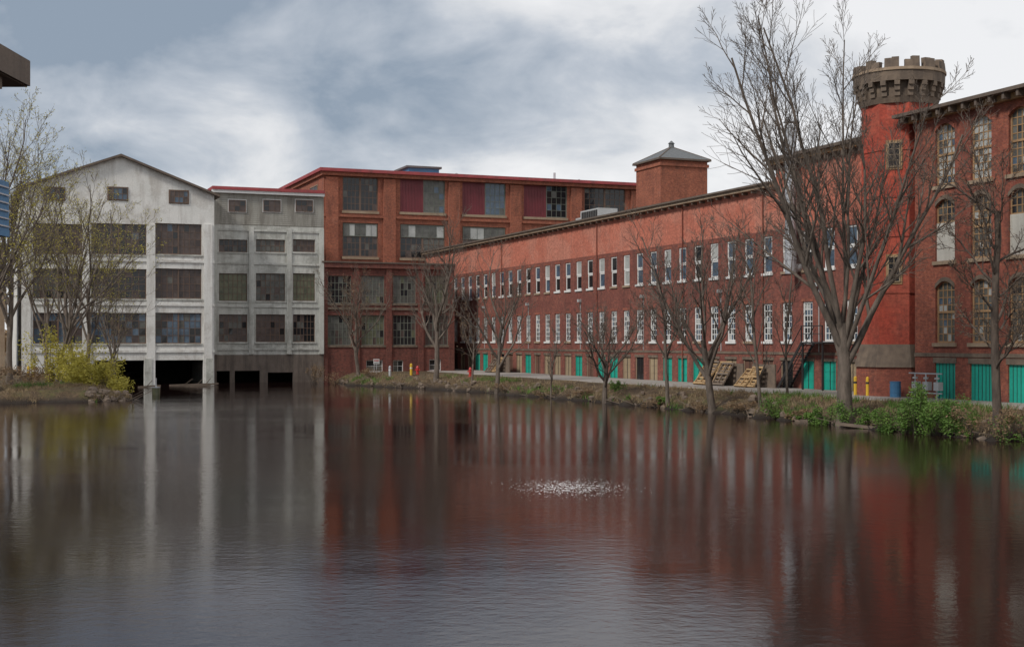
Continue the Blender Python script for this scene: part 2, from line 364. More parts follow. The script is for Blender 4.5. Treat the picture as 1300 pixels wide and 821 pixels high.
# stair tower with pyramid roof
root=empty('brick_stair_tower',(19.5,157,1)); W=MB();T=MB()
f=F((.111*153.5,153.5),U,NF); w=f.s(898)
zt=f.z(870,204)
f.wall(W,0,w,0,zt,[],'brickfac'); f.shell(W,0,w,0,zt,w,'brickfac')
f.box(T,-.15,w+.15,zt-.7,zt-.35,-w-.15,.15,'brickfac'); f.box(T,-.35,w+.35,zt+.003,zt+.2,-w-.35,.35,'eave')
ap=f.P(w/2,zt+2.0,-w/2); cn=[f.P(-.3,zt+.21,.3),f.P(w+.3,zt+.21,.3),f.P(w+.3,zt+.21,-w-.3),f.P(-.3,zt+.21,-w-.3)]
for i in range(4):
    T.face([cn[i],cn[(i+1)%4],ap],'slate'); T.beam(cn[i],ap,.12,.12,'eave')
T.cyl((ap.x,ap.y),.35,.3,zt+1.8,zt+2.35,'slate',8); T.cyl((ap.x,ap.y),.42,.05,zt+2.35,zt+2.7,'slate',8)
W.build('walls',root);T.build('roof',root)

# ------------------------------------------------------------------ long mill
root=empty('long_brick_mill',(5,118,1))
Y0=82.0; O=(54.63-.4*Y0,Y0); f=F(O,D,NM)
W=MB();G=MB();T=MB();Dr=MB()
zt=14.9; zh=16.4; sh=f.s(985); L=f.s(540)
ops=[];dops=[]; a=1.1; i=0
while a<L-1.5:
    ops.append((a,a+1.12,8.85,11.4,1)); ops.append((a,a+1.12,4.15,6.75,0))
    dops.append((a-.15,a+1.3,1.0,2.85)); a+=2.4; i+=1
f.wall(W,0,L,-.5,zt,[o[:4] for o in ops]+dops,'brickmill',.22,cuts=(11.75,),kf=lambda z:'bricktop' if z>11.75 else 'brickmill')
f.shell(W,0,L,-.5,zt,17,'brickmill')
for n,o in enumerate(ops):
    up=o[4]; o=o[:4]
    if up:
        zm=(o[2]+o[3])/2
        f.sash(G,(o[0],o[1],o[2],zm),1,1,'wframe',pick(('g_dark',4),('g_skyrefl',4),('g_blind',1))(),d=-.14,fw=.12)
        f.sash(G,(o[0],o[1],zm,o[3]),1,1,'wframe',pick(('g_dark',2),('g_skyrefl',5),('g_blind',2))(),d=-.11,fw=.12)
    else:
        f.sash(G,o,3,6,'wframe',pick(('g_dark',3),('g_skyrefl',2),('g_blind',1)),d=-.13,fw=.12,mw=.055)
    f.box(T,o[0]-.12,o[1]+.12,o[2]-.17,o[2]-.003,-.1,.1,'wframe' if random.random()<.6 else 'tan')
    f.box(T,o[0]-.15,o[1]+.15,o[3]+.003,o[3]+.22,-.05,.025,'brickwing')
dpx=[-30+92871/(Y0+.9285*(o[0]+.7)) for o in dops]
teal=set()
for q in (604,612,673,742,757,780,842,861,880,1014,1038,1062): teal.add(min(range(len(dpx)),key=lambda i:abs(dpx[i]-q)))
for n,o in enumerate(dops):
    k='beige'
    if n in teal: k='teal'
    elif random.random()<.3: k='browndoor'
    elif random.random()<.15: k='g_dark'
    f.box(Dr,o[0],o[1],o[2],o[3],-.16,-.1,k)
    f.box(Dr,o[0],o[0]+.08,o[2],o[3],-.098,-.04,'tan' if k!='teal' else 'teal'); f.box(Dr,o[1]-.08,o[1],o[2],o[3],-.098,-.04,'tan' if k!='teal' else 'teal')
    m=(o[0]+o[1])/2; f.box(Dr,m-.025,m+.025,o[2],o[3],-.098,-.07,'black')
    for q in (.33,.66): z=o[2]+(o[3]-o[2])*q; f.box(Dr,o[0]+.1,m-.08,z-.03,z+.03,-.098,-.08,k); f.box(Dr,m+.08,o[1]-.1,z-.03,z+.03,-.098,-.08,k)
    f.box(T,o[0]-.1,o[1]+.1,o[3]+.003,o[3]+.2,-.05,.04,'stone')
f.box(T,0,L,3.25,3.42,.003,.05,'stone')
f.box(T,sh,L,zt+.003,zt+.14,-17.3,.65,'eave'); f.box(T,sh,L,zt-.22,zt-.003,.003,.5,'tan')
a=sh
while a<L: f.box(T,a,a+.12,zt-.42,zt-.225,.003,.42,'eave'); a+=1.2
# taller end bay next to tower
f.wall(W,-3,sh,zt,zh,[],'bricktop'); f.shell(W,-3,sh,zt,zh,15,'brickwing')
f.box(T,-3,sh+.4,zh+.003,zh+.2,-15.4,.75,'eave'); f.box(T,-3,sh+.2,zh-.25,zh-.003,.003,.5,'orangetrim')
f.box(W,-8,0,-.5,zt,-15,-.003,'brickmill')
a=-2.5
while a<sh: f.box(T,a,a+.14,zh-.6,zh-.255,.003,.5,'eave'); a+=.9
for px in (640,762,872,975):
    a=f.s(px)+.55; c=f.P(a,0,.1); T.cyl((c.x,c.y),.045,.045,1.0,zt-.4,'brickwing',6)
for q in range(6):
    a=5+q*12.3; f.box(T,a,a+.3,7.7,7.95,.003,.3,'hvac'); f.box(T,a+.12,a+.18,3.45,7.7,.003,.05,'hvac')
W.build('walls',root);G.build('windows',root);T.build('trim_and_roof',root);Dr.build('doors',root)
# steel flue on wall
root2=empty('steel_exhaust_flue',f.P(f.s(1017),8,.6)); C=MB(); c=f.P(f.s(1016),0,.75)
C.cyl((c.x,c.y),.38,.38,8.6,18.2,'steel',16); C.cyl((c.x,c.y),.42,.42,18.2,18.4,'steel',16); C.cyl((c.x,c.y),.5,.05,18.6,19.0,'steel',16)
for z in (9.5,11.5,13.5,15.5): C.cyl((c.x,c.y),.41,.41,z,z+.1,'steel',16)
C.beam((c.x,c.y,9),tuple(f.P(f.s(1016),9,-.1)),.5,.5,'steel'); C.build('flue_pipe',root2,True)
a=f.s(1050)
# iron fire stair
root2=empty('iron_fire_stair',f.P(a,2,.8)); C=MB()
f.box(C,a-1.2,a+1.2,4.0,4.1,.05,1.2,'black')
for q in (-1.15,0,1.15): f.box(C,a+q-.03,a+q+.03,4.1,5.1,1.14,1.2,'black')
f.box(C,a-1.2,a+1.2,5.1,5.16,1.13,1.21,'black'); f.box(C,a-1.2,a+1.2,4.6,4.64,1.14,1.19,'black')
for i in range(12):
    z=1.2+i*.24; s0=a+1.2+(12-i)*.22; f.box(C,s0-.13,s0+.13,z,z+.03,.2,1.1,'black')
for dd in (.17,1.13): C.beam(f.P(a+1.2,4.05,dd),f.P(a+4.0,1.0,dd),.05,.2,'black'); C.beam(f.P(a+1.2,5.1,dd),f.P(a+4.0,2.05,dd),.04,.05,'black')
for q in (-1.1,1.1): f.box(C,a+q-.05,a+q+.05,1,4.0,1.05,1.15,'black')
C.build('stair',root2)
# hvac on mill roof
root2=empty('rooftop_air_handler',f.P(f.s(700),zt,-4)); C=MB(); a=f.s(700)
f.box(C,a-3,a+1,zt+.5,zt+1.8,-5.5,-3.5,'hvac'); f.box(C,a-2.6,a+.6,zt+.15,zt+.5,-5.2,-3.8,'black')
for q in range(9): f.box(C,a-2.8+q*.4,a-2.6+q*.4,zt+.65,zt+1.65,-3.49,-3.42,'black')
f.box(C,a+1.1,a+3,zt+.15,zt+1.3,-5,-3.9,'hvac'); C.build('unit',root2)

# ------------------------------------------------------------------ right wing
root=empty('brick_mill_wing',(24,70,1))
Y1=74.9; f=F((52.5-.4*Y1,Y1),(-D[0],-D[1]),NM)   # s grows toward camera
W=MB();G=MB();T=MB(); L=34; zt=16.45
a=f.s(1187.5); do=[]
wins=[]
while a<L-2:
    for z0,z1 in ((12.6,15.95),(8.5,11.85),(4.05,7.4)): wins.append((a,a+1.56,z0,z1))
    do.append((a-.05,a+1.6,1.0,2.95)); a+=2.8
f.wall(W,0,L,-.5,zt,wins+do,'brickwing',.28); f.shell(W,0,L,-.5,zt,15,'brickwing')
for n,o in enumerate(wins):
    rise=.38; z=o[3]-rise; pts=[(o[0]+(o[1]-o[0])*i/8, z+rise*(1-(i/4-1)**2)) for i in range(9)]
    for i in range(8):
        (x0,h0),(x1,h1)=pts[i],pts[i+1]
        W.face([f.P(x0,h0),f.P(x1,h1),f.P(x1,o[3]),f.P(x0,o[3])],'brickwing')
        W.face([f.P(x0,h0),f.P(x1,h1),f.P(x1,h1,-.28),f.P(x0,h0,-.28)],'brickwing')
        T.hexa([f.P(x0,h0,-.02),f.P(x1,h1,-.02),f.P(x1,h1+.22,-.02),f.P(x0,h0+.22,-.02),f.P(x0,h0,.05),f.P(x1,h1,.05),f.P(x1,h1+.22,.05),f.P(x0,h0+.22,.05)],'stone' if n%3 else 'brickwing')
    r=n%3; c=n//3
    if (c,r) in ((0,1),(2,1),(4,0),(6,2)):
        f.sash(G,(o[0],o[1],z-.9,o[3]),4,3,'orangetrim',pick(('g_gray',2),('g_dark',1)),d=-.2,mw=.05)
        f.box(G,o[0],o[1],o[2],z-.903,-.2,-.1,'board')
    else:
        f.sash(G,o,4,8,'orangetrim',dom(('g_gray',3),('g_blind',4),('g_dark',1),('g_skyrefl',2),keep=.7),d=-.2,fw=.1,mw=.05)
        m=(o[2]+o[3])/2; f.box(G,o[0]+.1,o[1]-.1,m-.06,m+.06,-.19,-.12,'orangetrim')
    f.box(T,o[0]-.15,o[1]+.15,o[2]-.2,o[2]-.003,-.1,.12,'tan')
for o in do:
    f.box(G,o[0],o[1],o[2],o[3],-.2,-.1,'teal'); m=(o[0]+o[1])/2
    for q in range(1,6): s0=o[0]+(o[1]-o[0])*q/6; f.box(G,s0-.015,s0+.015,o[2],o[3],-.098,-.085,'black')
    f.box(T,o[0]-.1,o[1]+.1,o[3]+.003,o[3]+.3,-.05,.04,'stone')
f.box(T,-.9,L+.5,zt+.2,zt+.38,-15.5,.9,'eave'); f.box(T,-.5,L,zt-.12,zt+.197,.003,.35,'orangetrim')
a=-.3
while a<L: f.box(T,a,a+.16,zt-.12,zt+.195,.353,.8,'eave'); a+=1.0
f.box(T,0,L,3.3,3.5,.003,.06,'stone')
W.build('walls',root);G.build('windows_and_doors',root);T.build('trim_and_roof',root)

# ------------------------------------------------------------------ castellated tower
root=empty('castellated_brick_tower',(22.3,77.3,1)); W=MB();T=MB()
c=(.2888*77.6,77.6); R=2.15; rot=math.atan2(NM[1],NM[0])+math.pi/8
def zt_(y): return EYE+(HZ-y)/FL*75.6
W.cyl(c,R*1.0,R*1.0,zt_(452),zt_(122),'brickred',8,rot)
W.cyl(c,R*1.16,R*1.14,-.5,zt_(466),'brickwing',8,rot); T.cyl(c,R*1.2,R*1.03,zt_(466),zt_(437),'stone',8,rot)
for y in (190,250,300,372): T.cyl(c,R*1.025,R*1.025,zt_(y),zt_(y-2.5),'brickred',8,rot)
T.cyl(c,R*1.0,R*1.06,zt_(130),zt_(122),'stone',24)
zc0,zc1,zc2=zt_(122),zt_(103),zt_(88)
nC=20
T.cyl(c,R*1.0,R*1.02,zc0,zc1,'stone',24)
rr=random.Random(2)
for i in range(nC):
    an=2*math.pi*i/nC; d=Vector((math.cos(an),math.sin(an),0)); cc=Vector((c[0],c[1],0)); t=Vector((-d.y,d.x,0))*.15
    for (ra,rb,q0,q1) in ((1.08,1.1,0,.35),(1.13,1.15,.35,.7),(1.18,1.19,.7,1.0)):
        z0=zc0+(zc1-zc0)*q0; z1=zc0+(zc1-zc0)*q1; z0=Vector((0,0,z0)); z1=Vector((0,0,z1)); a0=cc+d*R*.98; a1=cc+d*R*ra
        T.hexa([a0-t+z0,a0+t+z0,a1+t+z0,a1-t+z0,a0-t+z1,a0+t+z1,a1+t+z1,a1-t+z1],'stone')
T.cyl(c,R*1.19,R*1.2,zc1,zc2-.1,'stone',24); T.cyl(c,R*1.23,R*1.23,zc2-.1,zc2+.06,'tan',24)
nM=14
for i in range(nM):
    a0=2*math.pi*(i+rr.uniform(.08,.2))/nM; a1=2*math.pi*(i+rr.uniform(.78,.92))/nM; zb=zc2+.06
    for (q0,q1) in ((a0,(a0+a1)/2),((a0+a1)/2,a1)):
        ztt=zt_(74)+rr.uniform(-.22,.08)
        P=lambda an,r,z:(c[0]+r*math.cos(an),c[1]+r*math.sin(an),z)
        T.hexa([P(q0,R*1.02,zb),P(q1,R*1.02,zb),P(q1,R*1.21,zb),P(q0,R*1.21,zb),P(q0,R*1.0,ztt),P(q1,R*1.0,ztt),P(q1,R*1.19,ztt-.04),P(q0,R*1.19,ztt-.04)],'stone')
ap=R*math.cos(math.pi/8)
an=math.atan2(NM[1],NM[0])+math.pi/4; n=(math.cos(an),math.sin(an)); u=(n[1],-n[0])
ff=F((c[0]+n[0]*ap,c[1]+n[1]*ap),u,n)
for y0,y1 in ((180,212),(325,358)):
    o=(-.35,.35,zt_(y1),zt_(y0)); ff.box(T,o[0]-.1,o[1]+.1,o[2]-.12,o[3]+.12,.003,.05,'orangetrim'); ff.sash(T,o,2,4,'beige','g_dark',d=.055)
W.build('shaft',root);T.build('crown_and_trim',root)

# ------------------------------------------------------------------ near building at left (eave), tan building
root=empty('wooden_mill_shed',(-16,24,1)); W=MB()
W.box(-22,-12.3,17,29.5,-1.6,9.85,'eave')
W.hexa([(-23,16,9.98),(-11.0,16,9.98),(-11.0,30.2,9.98),(-23,30.2,9.98),(-23,16,13.9),(-11.0,16,10.45),(-11.0,30.2,10.45),(-23,30.2,13.9)],'slate')
W.box(-23,-10.97,15.9,30.3,9.86,9.975,'oldwood'); W.box(-10.968,-10.9,15.9,30.3,9.88,10.45,'eave')
for y in range(17,30,2): W.box(-12.3,-11.1,y,y+.15,9.6,9.855,'oldwood')
W.build('walls_and_roof',root); W=MB()
W.box(-13,-11.03,27.5,29.4,6.4,6.55,'bluep')
W.box(-13,-11.03,29.3,29.36,6.55,7.6,'bluep'); W.box(-11.09,-11.03,27.5,29.3,6.55,7.6,'bluep')
for k in range(6): W.box(-13,-11.01,29.362,29.39,6.6+k*.17,6.63+k*.17,'steel'); W.box(-11.028,-11.0,27.5,29.3,6.6+k*.17,6.63+k*.17,'steel')
W.build('blue_balcony',root)
root=empty('tan_building',(-50,122,1)); W=MB()
f=F((-.3865*124,124.0),U,NF); aR=f.s(6)
f.wall(W,-14,aR,0,f.z(0,312),[],'tan'); f.shell(W,-14,aR,0,f.z(0,312),14,'tan'); f.box(W,-14.3,aR+.3,f.z(0,312)+.003,f.z(0,312)+.25,-14.3,.4,'roof')
for a in (-12,-9,-6,-3):
    for z in (3,7): f.sash(W,(a,a+1.2,z,z+2),2,4,'wframe','g_dark',d=.02)
W.build('walls',root)

# ------------------------------------------------------------------ terrain
pond=np.array([(37.8,12),(30.6,30),(25.4,43),(20.8,54.5),(16.9,64),(11.5,78),(4.2,95),(-3.2,110),(-9,119),(-15.7,127.5),(-17.5,137),(-20,150),(-36,150),(-39.5,135),(-39.5,126),(-34.5,112),(-29,99),(-26.5,94.5),(-29,91.5),(-34,89.5),(-50,84),(-75,78),(-80,12)])
def sdist(X,Y):
    P=np.stack([X,Y],-1); d=np.full(X.shape,1e9); ins=np.zeros(X.shape,bool)
    n=len(pond)
    for i in range(n):
        a=pond[i];b=pond[(i+1)%n]; e=b-a; w=P-a
        t=np.clip((w@e)/(e@e),0,1); q=w-t[...,None]*e; d=np.minimum(d,np.hypot(q[...,0],q[...,1]))
        c=((a[1]>Y)!=(b[1]>Y)); 
        xi=(b[0]-a[0])*(Y-a[1])/((b[1]-a[1]) if b[1]!=a[1] else 1e-9)+a[0]
        ins^=(c&(X<xi))
    return np.where(ins,-d,d)
def height(X,Y):
    s=sdist(X,Y)
    wob=.6*np.sin(X*.9+Y*.35)*np.cos(Y*.7-X*.2)+.35*np.sin(X*2.3-Y*1.7)+.2*np.sin(X*5+Y*4.1)
    s2=s+wob
    land=.92*(1-np.exp(-np.clip(s2,0,None)/1.1)); flat=np.clip((s-3.8)/1.2,0,1)
    land=land*(1-flat)+flat*1.0
    land+= (1-flat)*np.clip(s2,0,1)*(.13*np.sin(X*3.1+Y*2.2)*np.cos(X*1.3-Y*3.7)+.08*np.sin(X*6.3-Y*5.1))
    return np.where(s2>0,land,np.maximum(s2*.45,-1.5))
def axis(a,b,st,outer):
    m=list(np.arange(a,b,st)); lo=[a-o for o in outer][::-1]; hi=[b+o for o in outer]; return np.array(lo+m+[b]+hi)
xs=axis(-46,44,.5,[2,5,10,20,40,80,200,600,2500]); ys=axis(40,152,.5,[2,5,9,14,20,27,32,45,80,200,700,3000])
X,Y=np.meshgrid(xs,ys); Z=height(X,Y)
nx,ny=len(xs),len(ys)
verts=np.stack([X.ravel(),Y.ravel(),Z.ravel()],-1).tolist()
faces=[(j*nx+i,j*nx+i+1,(j+1)*nx+i+1,(j+1)*nx+i) for j in range(ny-1) for i in range(nx-1)]
me=bpy.data.meshes.new('ground'); me.from_pydata(verts,[],faces); me.polygons.foreach_set('use_smooth',[True]*len(faces))
t=NT('ground_earth'); c=t.coord('Object')
col=t.ramp(t.noise(c,.5,8,.75),[(.3,(.055,.038,.025)),(.5,(.15,.105,.065)),(.6,(.13,.115,.05)),(.72,(.08,.13,.03))])
col=t.mix(.85,col,t.ramp(t.noise(c,5,7,.85),[(.32,(.2,.2,.2)),(.68,(1.6,1.5,1.3))]),'MULTIPLY')
sp=t.n('ShaderNodeSeparateXYZ'); t.l(c,sp.inputs[0])
undercut_shade=t.ramp(sp.outputs[2],[(.08,(1,1,1)),(.45,(0,0,0))]); col=t.mix(undercut_shade,col,(.03,.021,.015))  # dark undercut along the waterline, its shade painted into the earth colour
t.l(col,t.b.inputs['Base Color']); t.b.inputs['Roughness'].default_value=.95; t.bump(t.noise(c,5,6,.8),1,.2)
me.materials.append(t.m); o=bpy.data.objects.new('ground',me); scene.collection.objects.link(o)

R_=MB()
def mill(a,off,z): return (54.63-.4*a-off*1.077*.862 , a-off*1.077*.345, z)
N=60
for i in range(N):
    a=40+ i*(152-40)/N; b=40+(i+1)*(152-40)/N
    w0=6.3+.3*math.sin(i*1.3); w1=6.3+.3*math.sin((i+1)*1.3)
    R_.face([mill(a,.02,1.03),mill(b,.02,1.03),mill(b,w1,1.03),mill(a,w0,1.03)],'asphalt')
    R_.face([mill(a,w0,1.03),mill(b,w1,1.03),mill(b,w1+.15,.9),mill(a,w0+.15,.9)],'asphalt')
R_.build('gravel_road')

# ------------------------------------------------------------------ water
me=bpy.data.meshes.new('water'); me.from_pydata([(-90,5,0),(46,5,0),(46,152,0),(-90,152,0)],[],[(0,1,2,3)])
t=NT('pond_water'); c=t.coord('Object',(1,1.2,1))
t.b.inputs['Base Color'].default_value=(.018,.008,.007,1); t.b.inputs['Roughness'].default_value=.0; t.b.inputs['IOR'].default_value=1.30
n1=t.noise(c,3.0,5,.62); n2=t.noise(t.coord('Object',(.5,1,1)),.4,2,.5)
mm=t.n('ShaderNodeMath',operation='MULTIPLY'); t.l(n1,mm.inputs[0])
pt=t.ramp(t.noise(t.coord('Object',(.5,1,1)),.09,4,.6),[(.4,(.4,)*3),(.62,(1.1,)*3)])
t.l(pt,mm.inputs[1])
ad=t.n('ShaderNodeMath',operation='MULTIPLY_ADD'); t.l(n2,ad.inputs[0]); ad.inputs[1].default_value=.5; t.l(mm.outputs[0],ad.inputs[2])
t.bump(ad.outputs[0],1,.0075)
me.materials.append(t.m); o=bpy.data.objects.new('water',me); scene.collection.objects.link(o)

# glitter on disturbed water, painted as tiny white bumps
S=MB(); rr=random.Random(3); M['glitter_white']=surf('glitter_white',(.8,.8,.8),(.7,.7,.7),rough=.2)
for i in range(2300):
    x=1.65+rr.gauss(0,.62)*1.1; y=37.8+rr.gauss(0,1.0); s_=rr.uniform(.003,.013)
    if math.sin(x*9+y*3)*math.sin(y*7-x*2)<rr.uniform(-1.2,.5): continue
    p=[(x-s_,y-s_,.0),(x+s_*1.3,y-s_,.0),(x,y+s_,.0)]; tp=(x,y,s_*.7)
    for k in range(3): S.face([p[k],p[(k+1)%3],tp],'glitter_white')
S.build('water_glitter_patch')

# ------------------------------------------------------------------ trees
def make_tree(name,base,trunk,r0,kids,ratio,angs,seed,mat='bark',start0=.7,trop=.12,wob=.12,leaf=None,nleaf=0,leafs=.05,lean=(0,0),trunks=1,limbL=None,lr=(.5,.78)):
    rnd=random.Random(seed); V=[];Fc=[];Mi=[]
    LV=[]; gs=rnd.gauss
    def tube(pts,rad,n):
        b=len(V); cs=[(math.cos(2*math.pi*k/n),math.sin(2*math.pi*k/n)) for k in range(n)]
        for i,p in enumerate(pts):
            d=(pts[min(i+1,len(pts)-1)]-pts[max(i-1,0)]).normalized()
            x=d.orthogonal().normalized()*rad[i]; y=d.cross(x)
            for cx,cy in cs: V.append((p.x+x.x*cx+y.x*cy,p.y+x.y*cx+y.y*cy,p.z+x.z*cx+y.z*cy))
        for i in range(len(pts)-1):
            for k in range(n):
                Fc.append((b+i*n+k,b+i*n+(k+1)%n,b+(i+1)*n+(k+1)%n,b+(i+1)*n+k)); Mi.append(0)
    ml=len(kids)
    def grow(p,d,L,r,lv):
        n=(8,8,5,4,3,3)[lv]; sides=(9,7,5,4,3,3)[lv]; pts=[p.copy()];rad=[r if lv else r*1.35];dd=d.copy(); rend=r*(.62 if lv==0 else .25)
        ds=[d.copy()]
        for i in range(n):
            w=wob*(.45 if lv==0 else 1)
            dd=(dd+Vector((gs(0,w),gs(0,w),gs(0,w*.7)+trop*(1 if lv else .3)))).normalized()
            p=p+dd*(L/n); pts.append(p.copy()); rad.append(max(.010,r+(rend-r)*(i+1)/n)); ds.append(dd.copy())
        tube(pts,rad,sides)
        if lv<ml:
            k=kids[lv]; st=start0 if lv==0 else .2
            az=rnd.uniform(0,6.28)
            for j in range(k):
                t_=st+(1-st)*(j+rnd.uniform(.2,.9))/k; t_=min(t_,.99); fi=t_*n; i0=int(fi); fr=fi-i0
                q=pts[i0].lerp(pts[i0+1],fr); rq=rad[i0]+(rad[i0+1]-rad[i0])*fr; d0=ds[i0+1]
                az+=2.4+rnd.uniform(-.5,.5); an=math.radians(angs[lv]*rnd.uniform(.55,1.3))
                x=d0.orthogonal().normalized(); y=d0.cross(x)
                nd=(d0*math.cos(an)+(x*math.cos(az)+y*math.sin(az))*math.sin(an)).normalized()
                ll=(limbL if (lv==0 and limbL) else L*ratio[lv])*rnd.uniform(.65,1.15)*(1 if lv==0 else 1.15-.6*t_)
                grow(q,nd,ll,rq*rnd.uniform(*(lr if lv==0 else (.5,.75))),lv+1)
        if lv>=ml-1 and leaf:
            for q in range(nleaf):
                LV.append(pts[rnd.randint(1,n)]+Vector((gs(0,.08),gs(0,.08),gs(0,.08))))
    b=Vector(base)
    for k in range(trunks):
        off=Vector((rnd.uniform(-.5,.5),rnd.uniform(-.5,.5),0))*(trunks>1)
        d=Vector((lean[0]+off.x*.45,lean[1]+off.y*.45,1)).normalized()
        grow(b+off-Vector((0,0,.3)),d,trunk*rnd.uniform(.85,1.1) if trunks>1 else trunk,r0,0)
    for p in LV:
        b_=len(V); x=Vector((gs(0,1),gs(0,1),gs(0,1))).normalized(); y=x.orthogonal().normalized(); s=leafs*rnd.uniform(.6,1.4)
        for q in (p-x*s,p+y*s*.5,p+x*s,p-y*s*.5): V.append(tuple(q))
        Fc.append((b_,b_+1,b_+2,b_+3)); Mi.append(1)
    me=bpy.data.meshes.new(name); me.from_pydata(V,[],Fc); me.materials.append(M[mat])
    if leaf: me.materials.append(M[leaf])
    me.polygons.foreach_set('material_index',Mi); me.polygons.foreach_set('use_smooth',[m==0 for m in Mi])
    o=bpy.data.objects.new(name,me); scene.collection.objects.link(o)
    return o
def at(px,Y): return ((px-650)/FL*Y)
def gz(x,y): return float(height(np.array([x]),np.array([y]))[0])
def T_(px,Y,**k):
    x=at(px,Y); return make_tree(base=(x,Y,gz(x,Y)),**k)
T_(1074,65.5,name='bare_maple_tree',trunk=5.2,r0=.42,kids=[11,11,8,7],ratio=[0,.36,.5,.5],angs=[24,30,34,38],seed=29,start0=.55,limbL=13.8,trop=.06,wob=.06,lean=(-.07,0),lr=(.36,.62))
T_(905,77.5,name='bare_tree',trunk=4.5,r0=.24,kids=[8,9,7,5],ratio=[0,.45,.5,.5],angs=[32,36,40,40],seed=5,start0=.4,limbL=8.2,trop=.09,wob=.09,lean=(-.12,0),lr=(.45,.65))
T_(848,82.5,name='bare_tree',trunk=6,r0=.13,kids=[7,7,6],ratio=[0,.5,.5],angs=[35,40,40],seed=6,start0=.4,limbL=3.8)
T_(768,90,name='bare_tree',trunk=3.4,r0=.19,kids=[8,8,6,5],ratio=[0,.5,.5,.5],angs=[45,40,40,40],seed=7,start0=.4,limbL=4.8,trop=.1,lr=(.45,.65))
T_(630,107,name='bare_tree',trunk=6,r0=.2,kids=[8,7,6,4],ratio=[0,.5,.5,.5],angs=[35,38,40,40],seed=8,start0=.35,limbL=6.3)
T_(553,118,name='bare_tree',trunk=7,r0=.25,kids=[9,8,6,5],ratio=[0,.5,.5,.5],angs=[32,38,40,40],seed=9,start0=.35,limbL=7.4)
T_(600,112,name='bare_tree',trunk=4,r0=.1,kids=[7,7,5],ratio=[0,.5,.5],angs=[35,38,40],seed=19,start0=.3,limbL=3.4,leaf='leafd',nleaf=2)
T_(455,131,name='bare_tree',trunk=6,r0=.2,kids=[8,7,6,4],ratio=[0,.5,.5,.5],angs=[38,38,40,40],seed=10,start0=.3,limbL=6,leaf='leafd',nleaf=1,leafs=.05)
T_(966,74,name='bare_sapling',trunk=8,r0=.1,kids=[10,7,5],ratio=[0,.5,.5],angs=[28,38,40],seed=12,start0=.2,limbL=3,lean=(-.08,0))
T_(1268,57,name='bare_tree',trunk=9.5,r0=.2,kids=[14,9,7,4],ratio=[0,.5,.5,.5],angs=[50,42,42,42],seed=13,start0=.25,limbL=3.6,mat='bark2',lean=(-.06,0),trop=.05,wob=.13,leaf='leafd',nleaf=1,leafs=.03,lr=(.3,.5))
T_(1000,79,name='bare_sapling',trunk=7,r0=.08,kids=[8,6,5],ratio=[0,.5,.5],angs=[30,38,40],seed=14,start0=.3,limbL=2.6)
T_(700,98,name='bare_sapling',trunk=4,r0=.06,kids=[8,6,4],ratio=[0,.5,.5],angs=[30,38,40],seed=16,start0=.2,limbL=2.4)
# left bank
LB=dict(name='budding_tree',leaf='leafy',trop=.08,wob=.1)
T_(104,112,trunk=8,r0=.2,kids=[7,7,5,4],ratio=[0,.45,.5,.5],angs=[26,36,40,40],seed=21,start0=.3,limbL=11.5,nleaf=2,leafs=.05,trunks=2,**LB)
T_(66,106,trunk=8,r0=.17,kids=[7,6,5,4],ratio=[0,.45,.5,.5],angs=[28,36,40,40],seed=22,start0=.3,limbL=10,nleaf=2,leafs=.06,trunks=2,**LB)
T_(12,98,trunk=9,r0=.24,kids=[7,8,6,4],ratio=[0,.5,.5,.5],angs=[28,36,40,40],seed=23,start0=.3,limbL=12.5,nleaf=2,leafs=.06,trunks=1,**LB)
T_(-40,90,trunk=9,r0=.25,kids=[8,8,6,4],ratio=[0,.5,.5,.5],angs=[38,36,40,40],seed=24,start0=.25,limbL=11.5,nleaf=2,leafs=.06,trunks=2,**LB)
T_(140,118,trunk=6,r0=.1,kids=[8,6,5],ratio=[0,.5,.5],angs=[26,36,40],seed=25,start0=.25,limbL=7,nleaf=1,trunks=2,**LB)

# shrubs
def shrub(name,clumps,n,leaf,size,seed,stem='bark2'):
    rnd=random.Random(seed);V=[];Fc=[];Mi=[]
    for (x,y,z,rx,ry,rz) in clumps:
        sub=[(rnd.gauss(0,.5),rnd.gauss(0,.5),rnd.uniform(.05,1),rnd.uniform(.2,.5)) for _ in range(12)]
        for i in range(n):
            s=rnd.choice(sub); v=Vector((rnd.gauss(0,1),rnd.gauss(0,1),rnd.gauss(0,1))).normalized()*s[3]*rnd.random()**.4
            p=Vector((x+(s[0]+v.x)*rx,y+(s[1]+v.y)*ry,z+max(0,(s[2]+v.z)*rz)))
            a=Vector((rnd.gauss(0,1),rnd.gauss(0,1),rnd.gauss(0,1))).normalized(); b=a.orthogonal().normalized(); k=size*rnd.uniform(.5,1.5); q=len(V)
            V.extend([p-a*k,p+b*k*.5,p+a*k,p-b*k*.5]); Fc.append((q,q+1,q+2,q+3)); Mi.append(0)
        for i in range(26):
            s=rnd.choice(sub); tp=Vector((x+s[0]*rx*1.4,y+s[1]*ry*1.4,z+(s[2]+.45)*rz*rnd.uniform(.8,1.2))); bs=Vector((x+rnd.gauss(0,.15)*rx,y,z-.2)); q=len(V); w=Vector((.018,0,0)); w2=Vector((0,.018,0))
            V.extend([bs-w,bs+w,tp,bs-w2,bs+w2]); Fc.append((q,q+1,q+2)); Fc.append((q+3,q+4,q+2)); Mi+= [1,1]
    me=bpy.data.meshes.new(name); me.from_pydata([tuple(v) for v in V],[],Fc); me.materials.append(M[leaf]); me.materials.append(M[stem]); me.polygons.foreach_set('material_index',Mi)
    o=bpy.data.objects.new(name,me); scene.collection.objects.link(o)
def cl(px,Y,rx,rz): x=at(px,Y); return (x,Y,max(0,gz(x,Y))-.05,rx,rx*.8,rz)
